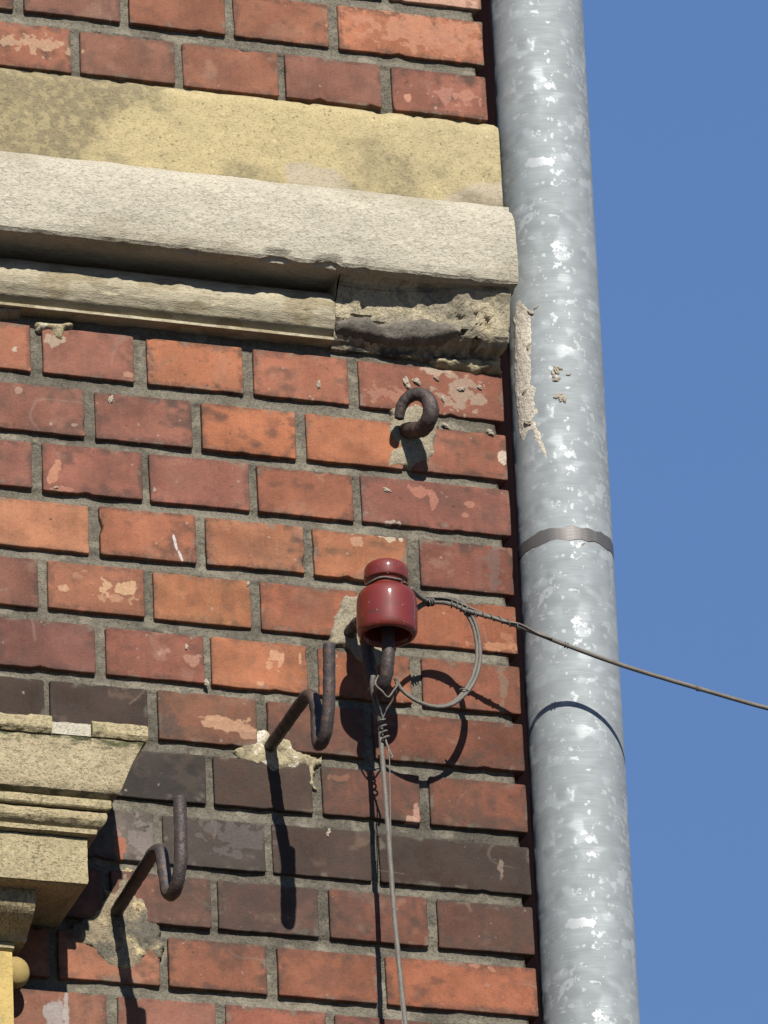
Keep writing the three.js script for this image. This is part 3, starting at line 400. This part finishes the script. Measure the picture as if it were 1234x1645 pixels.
{ // scrolled bracket under the frieze, and the ochre architrave it stands on
  const s = new THREE.Shape(); s.moveTo(-0.004, -0.7045); s.lineTo(0.092, -0.7075); s.lineTo(0.092, -0.714); s.bezierCurveTo(0.090, -0.728, 0.076, -0.734, 0.066, -0.738); s.bezierCurveTo(0.056, -0.742, 0.052, -0.745, 0.049, -0.7495); s.lineTo(-0.004, -0.7495);
  const g = new THREE.ExtrudeGeometry(s, { depth: 0.20, bevelEnabled: true, bevelSize: 0.002, bevelThickness: 0.002, bevelSegments: 2, curveSegments: 10 }).rotateY(-Math.PI / 2);
  add(hood, 'frieze_soffit', returned([[-0.5715, 0.1155, -0.7052], [-0.574, 0.113, -0.7064], [-0.60, 0.06, -0.7058], [-0.64, 0.0, -0.7058]], XL, { amp: 0.0008, seed: 1033 }), hoodMat);
  add(hood, 'bracket', g, hoodMat, [-0.626, 0, 0]);
  const ym = dull({ map: rep(colorTex(512, 512, (u, v, o) => { const n = tileFbm(u, v, 6, 1101, 6), f = tileFbm(u, v, 110, 1103, 2), k = 0.8 + 0.3 * n + (f - 0.5) * 0.2, s2 = sm(0.6, 0.75, tileFbm(u, v, 9, 1105, 4)) * 0.4; o[0] = lerp(0.36 * k, 0.23, s2); o[1] = lerp(0.265 * k, 0.18, s2); o[2] = lerp(0.10 * k, 0.085, s2); }), 1 / 0.2, 1 / 0.2), roughness: 0.9, bumpMap: rep(coarseTex, 1 / 0.08, 1 / 0.08), bumpScale: 0.001 });
  add(hood, 'architrave_cap', moulding([[-0.006, -0.7500], [0.044, -0.7502], [0.0475, -0.7525], [0.0475, -0.7590], [0.044, -0.7612], [-0.006, -0.7614]], -0.83, -0.6385, { amp: 0.0008, seed: 1041, ds: 0.003 }), hoodMat);
  add(hood, 'architrave', moulding([[-0.006, -0.7620], [0.0435, -0.7622], [0.0455, -0.7645], [0.0455, -1.20], [-0.006, -1.20]], -0.83, -0.6405, { amp: 0.0006, seed: 1043, ds: 0.006 }), ym);
  const b = lump(0.0175, 1051, 1); b.scale(0.95, 1.12, 0.95); const k = new THREE.SphereGeometry(1, 32, 24); k.scale(0.0165, 0.0185, 0.0150); b.dispose();
  add(hood, 'boss', k, ym, [-0.6335, -0.7815, 0.031]);
}

// ------------------------------------------------------------------ galvanised downpipe
const PX = 0.0675, PZ = -0.006, PR = 0.0567;
{
  const pipe = thing('downpipe', 'round galvanised metal downpipe running past the brick corner', 'downpipe', [PX - 0.0405, 0, PZ]);
  const sp = (u, v) => { // zinc spangle: bent cells, each with its own gloss
    const wu = u + 0.02 * (tileFbm(u, v, 12, 1201, 3) - 0.5), wv = v + 0.02 * (tileFbm(u, v, 12, 1205, 3) - 0.5), F = 46, x = wu * F * 0.72, y = wv * F, ix = Math.floor(x), iy = Math.floor(y), fx = Math.round(F * 0.72); let b = 9, id = 0;
    for (let j = -1; j <= 1; j++) for (let i = -1; i <= 1; i++) { const cx = ix + i, cy = iy + j, h1 = hash(per(cx, fx), per(cy, F), 1211), h2 = hash(per(cx, fx), per(cy, F), 1213), d = Math.hypot(x - cx - h1, y - cy - h2); if (d < b) { b = d; id = hash(per(cx, fx), per(cy, F), 1217); } } return id;
  };
  const N = 1024, cells = new Float32Array(N * N); for (let j = 0; j < N; j++) for (let i = 0; i < N; i++) cells[j * N + i] = sp((i + 0.5) / N, (j + 0.5) / N);
  const blur = (src, r) => { const t = new Float32Array(N * N), o = new Float32Array(N * N), w = 1 / (2 * r + 1); for (let p = 0; p < 2; p++) { const S = p ? t : src, D = p ? o : t, st = p ? N : 1, ln = p ? 1 : N; for (let j = 0; j < N; j++) { let a = 0; for (let i = -r; i <= r; i++) a += S[j * ln + per(i, N) * st]; for (let i = 0; i < N; i++) { D[j * ln + i * st] = a * w; a += S[j * ln + per(i + r + 1, N) * st] - S[j * ln + per(i - r, N) * st]; } } } return o; };
  const soft = blur(cells, 6), facet = new Float32Array(N * N), tilt = [0, 1].map(k => { for (let i = 0; i < N * N; i++) { const c = cells[i], q = (c * 9973 * (k ? 1.37 : 1)) % 1; facet[i] = (q - 0.5) * (c > 0.72 ? 0.16 : 0.06); } return blur(facet, 3); });
  const pick = (A, u, v) => A[Math.min(N - 1, Math.floor(v * N)) * N + Math.min(N - 1, Math.floor(u * N))];
  const fl = (u, v) => Math.max(sm(0.655, 0.69, tileFbm(u, v, 24, 1227, 5)), sm(0.68, 0.70, tileFbm(u, v, 56, 1229, 4)) * 0.8);
  const cm = colorTex(N, N, (u, v, o) => { const c = pick(soft, u, v), n = tileFbm(u, v, 6, 1221, 5), w = fl(u, v) * 0.6, br = vn(u * 30, v * 700, 1225), k = 0.76 + 0.3 * n + 0.2 * (c - 0.5) + (br - 0.5) * 0.12; o[0] = lerp(0.245 * k, 0.39, w); o[1] = lerp(0.268 * k, 0.405, w); o[2] = lerp(0.275 * k, 0.405, w); });
  const rm = greyTex(N, N, (u, v) => { const c = pick(soft, u, v), n = tileFbm(u, v, 8, 1231, 4), br = vn(u * 26, v * 600, 1233); return 0.80 + 0.16 * (n - 0.5) - 0.12 * sm(0.6, 0.9, c) - 0.16 * fl(u, v) + (br - 0.5) * 0.1; });
  const nm = (() => { const d = new Uint8Array(N * N * 4); for (let i = 0; i < N * N; i++) { d[i * 4] = 127.5 + 127.5 * tilt[0][i]; d[i * 4 + 1] = 127.5 + 127.5 * tilt[1][i]; d[i * 4 + 2] = 250; d[i * 4 + 3] = 255; } return tex(N, N, d, false); })();
  const zinc = new THREE.MeshStandardMaterial({ map: rep(cm, 1 / 0.5, 1 / 0.5), roughnessMap: rep(rm, 1 / 0.5, 1 / 0.5), roughness: 1, metalness: 0.34, normalMap: rep(nm, 1 / 0.5, 1 / 0.5) });
  const tube = (r, y0, y1, ny, wob = 0.0003, th = 0) => { const S = 96, pos = [], uv = [], idx = []; for (let j = 0; j <= ny; j++) for (let i = 0; i <= S; i++) { const a = i / S * Math.PI * 2 + Math.PI, y = lerp(y0, y1, j / ny), R = r + (fbm(Math.cos(a) * 2 + 5, Math.sin(a) * 2 + y * 5, 1241, 3) - 0.5) * 4 * wob; pos.push(Math.sin(a) * R, y + (th ? th * Math.cos(a + 0.2) : 0), Math.cos(a) * R); uv.push(i / S * 0.356, y); if (i < S && j < ny) { const q = j * (S + 1) + i; idx.push(q, q + 1, q + S + 1, q + 1, q + S + 2, q + S + 1); } } return geom(pos, uv, idx); };
  pipe.rotation.z = -0.0060;
  pipe.position.set(PX - Y0 * 0.006 + 0.002, 0, PZ);
  const L = Y0;
  add(pipe, 'pipe_tube', tube(PR, -0.1, 9.4, 320), zinc);
  const bandM = dull({ map: rep(colorTex(512, 128, (u, v, o) => { const n = tileFbm(u, v, 10, 1251, 5), k = 0.6 + 0.7 * n, w = sm(0.6, 0.72, tileFbm(u, v, 20, 1253, 4)) * 0.7; o[0] = lerp(0.115 * k, 0.2, w); o[1] = lerp(0.108 * k, 0.195, w); o[2] = lerp(0.105 * k, 0.19, w); }), 1 / 0.36, 1 / 0.05), roughness: 0.55, metalness: 0.5 });
  const ring = new THREE.Group(); add(pipe, 'joint_band', (() => { const prof = [[PR - 0.0008, -0.0090], [PR + 0.0002, -0.0086], [PR + 0.0004, -0.0076], [PR + 0.0004, 0.0076], [PR + 0.0002, 0.0086], [PR - 0.0008, 0.0090]]; const g = new THREE.LatheGeometry(prof.map(p => new THREE.Vector2(...p)), 96), p = g.attributes.position; for (let i = 0; i < p.count; i++) { const a = Math.atan2(p.getX(i), p.getZ(i)); p.setY(i, p.getY(i) + 0.0045 * Math.cos(a) + (fbm(a * 6 + 20, p.getY(i) > 0 ? 1 : 4, 1255, 3) - 0.5) * 0.006); } g.computeVertexNormals(); return g; })(), bandM, [0, L - 0.171, 0]);
  const wrap = (deg, y, h) => { const a = deg * Math.PI / 180, R = PR + h; return [Math.sin(a) * R, y, Math.cos(a) * R]; };
  const arc = PR * Math.PI / 180, toArc = p => p.map(([d, y]) => [d * arc * 1000, y]);
  const smear = part(pipe, 'mortar_smear'); smear.position.y = L;
  const put = (x, y, z) => wrap(x / arc, y, z);
  add(smear, 'mortar_streak', spread(toArc([[-66, 165], [-52, 150], [-44, 129], [-48, 84], [-47, 51], [-44, 8], [-40, -34], [-33, -68], [-36, -74], [-48, -46], [-58, -26], [-66, -40], [-80, -28], [-84, 26], [-82, 92], [-78, 150]]), 0.0004, { put, seed: 1261, sink: -0.004, edge: 0.010, rough: 0.0005, fray: 0.006, step: 0.0016 }), creamMat2());
  [[-19, 50, 4.2], [-23, 44, 3.6], [-20, 37, 3.4], [-15, 52, 3], [-5, 44, 2.4], [-20, 14, 3.2], [-15, 12, 4], [-11, 11, 3.6], [-17, 17, 2.6], [-47, 132, 4], [-40, 137, 2.6], [-52, 88, 4], [-62, 30, 4], [-60, -12, 5], [2, -180, 1.8]].forEach(([d, y, r], i) => { const w = wrap(d, y / 1000, 0.0002); add(smear, 'mortar_splash', lump(r / 1000, 1300 + i, 0.5).rotateY(d * Math.PI / 180), crumbMat, w); });
}
function creamMat2() { return dull({ map: rep(patchMap, 1 / 0.2, 1 / 0.2), color: new THREE.Color().setRGB(2.05, 2.12, 2.45), roughness: 0.95, bumpMap: rep(coarseTex, 1 / 0.05, 1 / 0.05), bumpScale: 0.0018 }); }

// ------------------------------------------------------------------ iron hooks
const ironMap = colorTex(256, 256, (u, v, o) => { const n = tileFbm(u, v, 8, 1401, 5), r = sm(0.5, 0.7, tileFbm(u, v, 14, 1403, 4)), k = 0.65 + 0.7 * n; o[0] = lerp(0.042, 0.07, r) * k; o[1] = lerp(0.033, 0.042, r) * k; o[2] = lerp(0.03, 0.03, r) * k; });
const iron = new THREE.MeshStandardMaterial({ map: rep(ironMap, 1 / 0.08, 1 / 0.08), roughness: 0.62, metalness: 0.25, bumpMap: rep(coarseTex, 1 / 0.035, 1 / 0.035), bumpScale: 0.0009 });
const hookAt = (name, label, base, pts, r, opt) => { const h = add(scene, name, rod(pts, r, { wob: 0.2, ...opt }), iron, [base[0], base[1] + Y0, 0]); h.userData = { label, category: 'hook' }; return h; };
const upper = hookAt('iron_hook', 'empty rusty swan-neck hook beside the red insulator, with cream plaster at its foot', [-0.3117, -0.4576],
  [[0, 0, -0.03], [0, 0, 0.05], [0, 0, 0.128], [0.0005, -0.001, 0.147], [0.002, -0.009, 0.1595], [0.004, -0.0266, 0.1655], [0.002, -0.058, 0.1705], [0, -0.0765, 0.179], [-0.0005, -0.0815, 0.191], [0.0005, -0.076, 0.2035], [0.002, -0.056, 0.2125], [0.003, -0.03, 0.2165], [0.004, 0.029, 0.222]], 0.0073, { seg: 130, seed: 3 });
const lower = hookAt('iron_hook', 'lowest rusty swan-neck hook, standing out next to the window hood', [-0.5039, -0.6837],
  [[0, 0, -0.03], [0.0005, 0.003, 0.05], [0.0015, 0.0085, 0.12], [0.003, 0.0105, 0.153], [0.0044, 0.004, 0.168], [0.0046, -0.016, 0.1755], [0.005, -0.042, 0.182], [0.0053, -0.057, 0.19], [0.006, -0.0622, 0.202], [0.0075, -0.057, 0.2135], [0.009, -0.04, 0.2235], [0.010, -0.02, 0.227], [0.0098, 0.0437, 0.230]], 0.0075, { seg: 130, seed: 5 });
upper.userData.group = lower.userData.group = 'swan-neck hooks in the wall';
const holder = hookAt('iron_hook', 'rusty swan-neck hook carrying the dark red insulator', [-0.196, -0.35],
  [[-0.012, 0.048, -0.03], [-0.012, 0.048, 0.02], [-0.0115, 0.046, 0.036], [-0.010, 0.036, 0.045], [-0.008, 0.010, 0.050], [-0.006, -0.030, 0.053], [-0.005, -0.052, 0.059], [-0.004, -0.0615, 0.0755], [-0.0025, -0.054, 0.092], [-0.001, -0.036, 0.100], [0, -0.012, 0.1024], [0.0008, 0.043, 0.1024]], 0.0077, { seg: 130, seed: 7 });
holder.userData.group = 'swan-neck hooks in the wall';
hookAt('eye_hook', 'rusty curled eye hook under the broken string course', [-0.1174, -0.0297],
  [[-0.009, 0.003, -0.03], [-0.008, 0.002, 0.0], [-0.0055, -0.0075, 0.022], [-0.0008, -0.0135, 0.042], [0.0024, -0.0065, 0.0575], [0.0028, 0.006, 0.061], [-0.0010, 0.0205, 0.0555], [-0.0098, 0.0272, 0.047], [-0.0195, 0.0235, 0.038], [-0.0245, 0.0135, 0.032], [-0.0256, 0.0025, 0.0278]], t => t < 0.6 ? 0.0098 : lerp(0.0098, 0.006, (t - 0.6) / 0.4), { seg: 100, sides: 16, seed: 9 });

// ------------------------------------------------------------------ glazed insulator
{
  const glaze = new THREE.MeshPhysicalMaterial({ map: rep(colorTex(512, 512, (u, v, o) => {
    const n = tileFbm(u, v, 6, 1501, 5), s = sm(0.52, 0.7, tileFbm(u, v, 10, 1503, 4)), k = 0.8 + 0.4 * n; const sc = sm(0.004, 0.0015, Math.abs(v - 0.30 + 0.22 * (u - 0.30) + 0.006 * vn(u * 90, 1, 1505))) * sm(0.21, 0.24, u) * sm(0.36, 0.32, u) * sm(0.25, 0.5, vn(u * 160, 4, 1507));
    const hv = hash(Math.floor(u * 180), Math.floor(v * 120), 1509), sp = hv > 0.996 ? 0.5 : 0; const w = Math.max(sc, sp);
    o[0] = lerp(lerp(0.115, 0.075, s) * k, 0.4, w); o[1] = lerp(lerp(0.014, 0.018, s) * k, 0.34, w); o[2] = lerp(lerp(0.009, 0.012, s) * k, 0.3, w); }), 1, 1), roughness: 0.55, specularIntensity: 0.4, clearcoat: 0.8, clearcoatRoughness: 0.09 });
  const g = thing('insulator', 'dark red glazed bell insulator tied to the looped wire', 'insulator', [-0.1963, -0.3495 + Y0, 0.1024]); g.rotation.z = -0.022;
  const lathe = pts => { const c = new THREE.SplineCurve(pts.map(p => new THREE.Vector2(p[0] / 1000, p[1] / 1000))); return new THREE.LatheGeometry(c.getPoints(80), 64); };
  add(g, 'socket', lathe([[9, 26], [17, 25.5], [21.5, 22], [23.5, 12], [25, 2], [26.5, -1.0]]), glaze);
  add(g, 'bell', lathe([[26.5, -1.0], [28, -2.6], [30.4, -2.8], [33, -1.0], [34.8, 3], [35.4, 10], [35.4, 22], [35.3, 35], [34.6, 44], [32.4, 50.5], [28, 54.6], [24.4, 56.6]]), glaze);
  add(g, 'neck', lathe([[24.4, 56.6], [22.4, 57.8], [21.2, 60.6], [21.2, 64], [22.6, 66.6], [24.2, 67.4]]), glaze);
  add(g, 'cap', lathe([[24.2, 67.4], [25.4, 68.8], [25.8, 74], [25.4, 81.5], [23.4, 86.3], [19, 89], [11, 90.4], [5, 90.8], [0.01, 90.9]]), glaze);
}

// ------------------------------------------------------------------ wires
const wireMap = colorTex(256, 64, (u, v, o) => { const n = tileFbm(u, v, 12, 1601, 5), k = 0.55 + 0.8 * n; o[0] = 0.105 * k; o[1] = 0.094 * k; o[2] = 0.078 * k; });
const wireMat = new THREE.MeshStandardMaterial({ map: rep(wireMap, 1 / 0.1, 1 / 0.02), roughness: 0.7, metalness: 0.15, bumpMap: rep(grainTex, 1 / 0.03, 1 / 0.03), bumpScale: 0.0004 });
const mm = a => a.map(p => [p[0] / 1000, p[1] / 1000, p[2] / 1000]);
const strand = (g, n, pts, r, o) => add(g, n, rod(mm(pts), r, { sides: 8, wob: 0.12, ...o }), wireMat);
{
  const w = thing('overhead_wire', 'grey stranded line wire looped at the insulator and crossing the downpipe', 'wire', [0, Y0, 0]);
  strand(w, 'line_strand', [[-168, -292, 112], [-157, -293, 100], [-146, -292, 88], [-135, -290.5, 80], [-112, -290, 80], [-90, -298, 81], [-54, -308.4, 87], [-9, -326, 95], [16, -337.5, 100], [87, -365.5, 113], [179, -395.6, 130], [253, -418, 143], [600, -505, 205], [1600, -690, 380], [5000, -1000, 980]], 0.0028, { seg: 420 });
  strand(w, 'line_strand', [[-140, -287, 84], [-112, -286.5, 84], [-88, -295, 84], [-70, -302, 85], [-52, -311, 90], [-30, -316, 95], [-8, -328, 98], [6, -334, 102]], 0.0012, { seg: 90 });
  const loop = [[-163, -318, 84], [-154, -306, 82], [-145, -297, 80], [-134.6, -291.6, 78], [-115.3, -286.5, 78], [-96, -292.1, 77], [-83, -310.9, 76], [-78.2, -342.5, 76], [-82.4, -371.1, 76], [-95.8, -398.8, 77], [-118.2, -420.5, 78], [-141.1, -424.2, 79], [-163.4, -416.4, 80], [-178, -405, 82], [-184, -396, 86]];
  strand(w, 'loop_strand', loop, 0.0025, { seg: 160 });
  strand(w, 'loop_strand', loop.map(([x, y, z], i) => { const dx = x + 125, dy = y + 355, l = Math.hypot(dx, dy), k = 3.6 * Math.sin(i / 14 * Math.PI * 1.0) + 0.6 * Math.sin(i * 1.7); return [x + dx / l * k, y + dy / l * k, z + 2.5 - 1.5 * Math.sin(i)]; }), 0.0024, { seg: 160 });
  add(w, 'binding', coil(mm([[-140, -293, 82], [-131, -290, 79.5]]), 0.0042, 0.0010, 3), wireMat);
  add(w, 'binding', coil(mm([[-112, -288.5, 79], [-98, -292, 79], [-88, -299, 80]]), 0.0046, 0.0009, 4), wireMat);
  add(w, 'binding', coil(mm([[-86, -299, 81], [-52, -309, 88], [-28, -318, 92]]), 0.0032, 0.0008, 6), wireMat);
  add(w, 'binding', coil(mm([[20, -339, 101], [26, -341.6, 102]]), 0.0029, 0.0009, 2), wireMat);
  add(w, 'binding', coil(mm([[170, -392.8, 128.4], [175, -394.4, 129.3]]), 0.0028, 0.0009, 2), wireMat);
  add(w, 'binding', coil(mm([[-94, -396, 78], [-100, -405, 78]]), 0.0048, 0.0008, 1), wireMat);
  const nk = []; for (let i = 0; i <= 28; i++) { const a = i / 28 * Math.PI * 1.9 + 0.9; nk.push([-194.9 + 22.6 * Math.sin(a), -287.0 + 0.8 * Math.sin(i * 0.9), 102.4 + 22.6 * Math.cos(a)]); }
  strand(w, 'neck_tie', nk, 0.0013, { seg: 110 });
}
{
  const w = thing('hanging_wire', 'grey wire twisted round the hook foot, hanging straight down the bricks', 'wire', [0, Y0, 0]);
  strand(w, 'main_strand', [[-207.5, -392, 78], [-208.5, -402, 75], [-203, -421, 66], [-196, -437, 60], [-195, -456, 57], [-194.6, -512, 60], [-194.8, -594, 67], [-195.4, -675, 74], [-196.3, -749, 85], [-197.2, -836, 100], [-200, -1010, 128], [-206, -1400, 180]], 0.0031, { seg: 260 });
  strand(w, 'thin_strand', [[-189, -470, 62], [-189, -485, 66], [-190.3, -539, 66], [-193, -600, 69], [-196.1, -676, 76], [-200.2, -836, 100], [-206, -1030, 130]], 0.0007, { seg: 160, sides: 6 });
  strand(w, 'hook_tie', [[-205, -396, 88], [-209, -407, 88], [-203, -419, 94], [-196, -424.5, 92], [-189, -416, 93], [-183, -406, 89], [-184, -397, 84]], 0.0011, { seg: 70 });
  strand(w, 'hook_tie', [[-207, -403, 80], [-203.5, -420, 76], [-196, -434, 66], [-193, -443, 62]], 0.0012, { seg: 50 });
  strand(w, 'hook_tie', [[-180, -405, 82], [-183, -417, 72], [-191, -431, 62], [-195, -445, 60]], 0.0013, { seg: 50 });
  add(w, 'twist', coil(mm([[-194.5, -437, 61], [-192.5, -452, 61], [-190.5, -466, 62]]), 0.0040, 0.0012, 4), wireMat);
  strand(w, 'loose_end', [[-192, -462, 63], [-190.8, -468, 63], [-188.2, -478, 64], [-185.5, -488, 67], [-187.5, -491, 69]], 0.0013, { seg: 40 });
}

renderer.render(scene, camera);
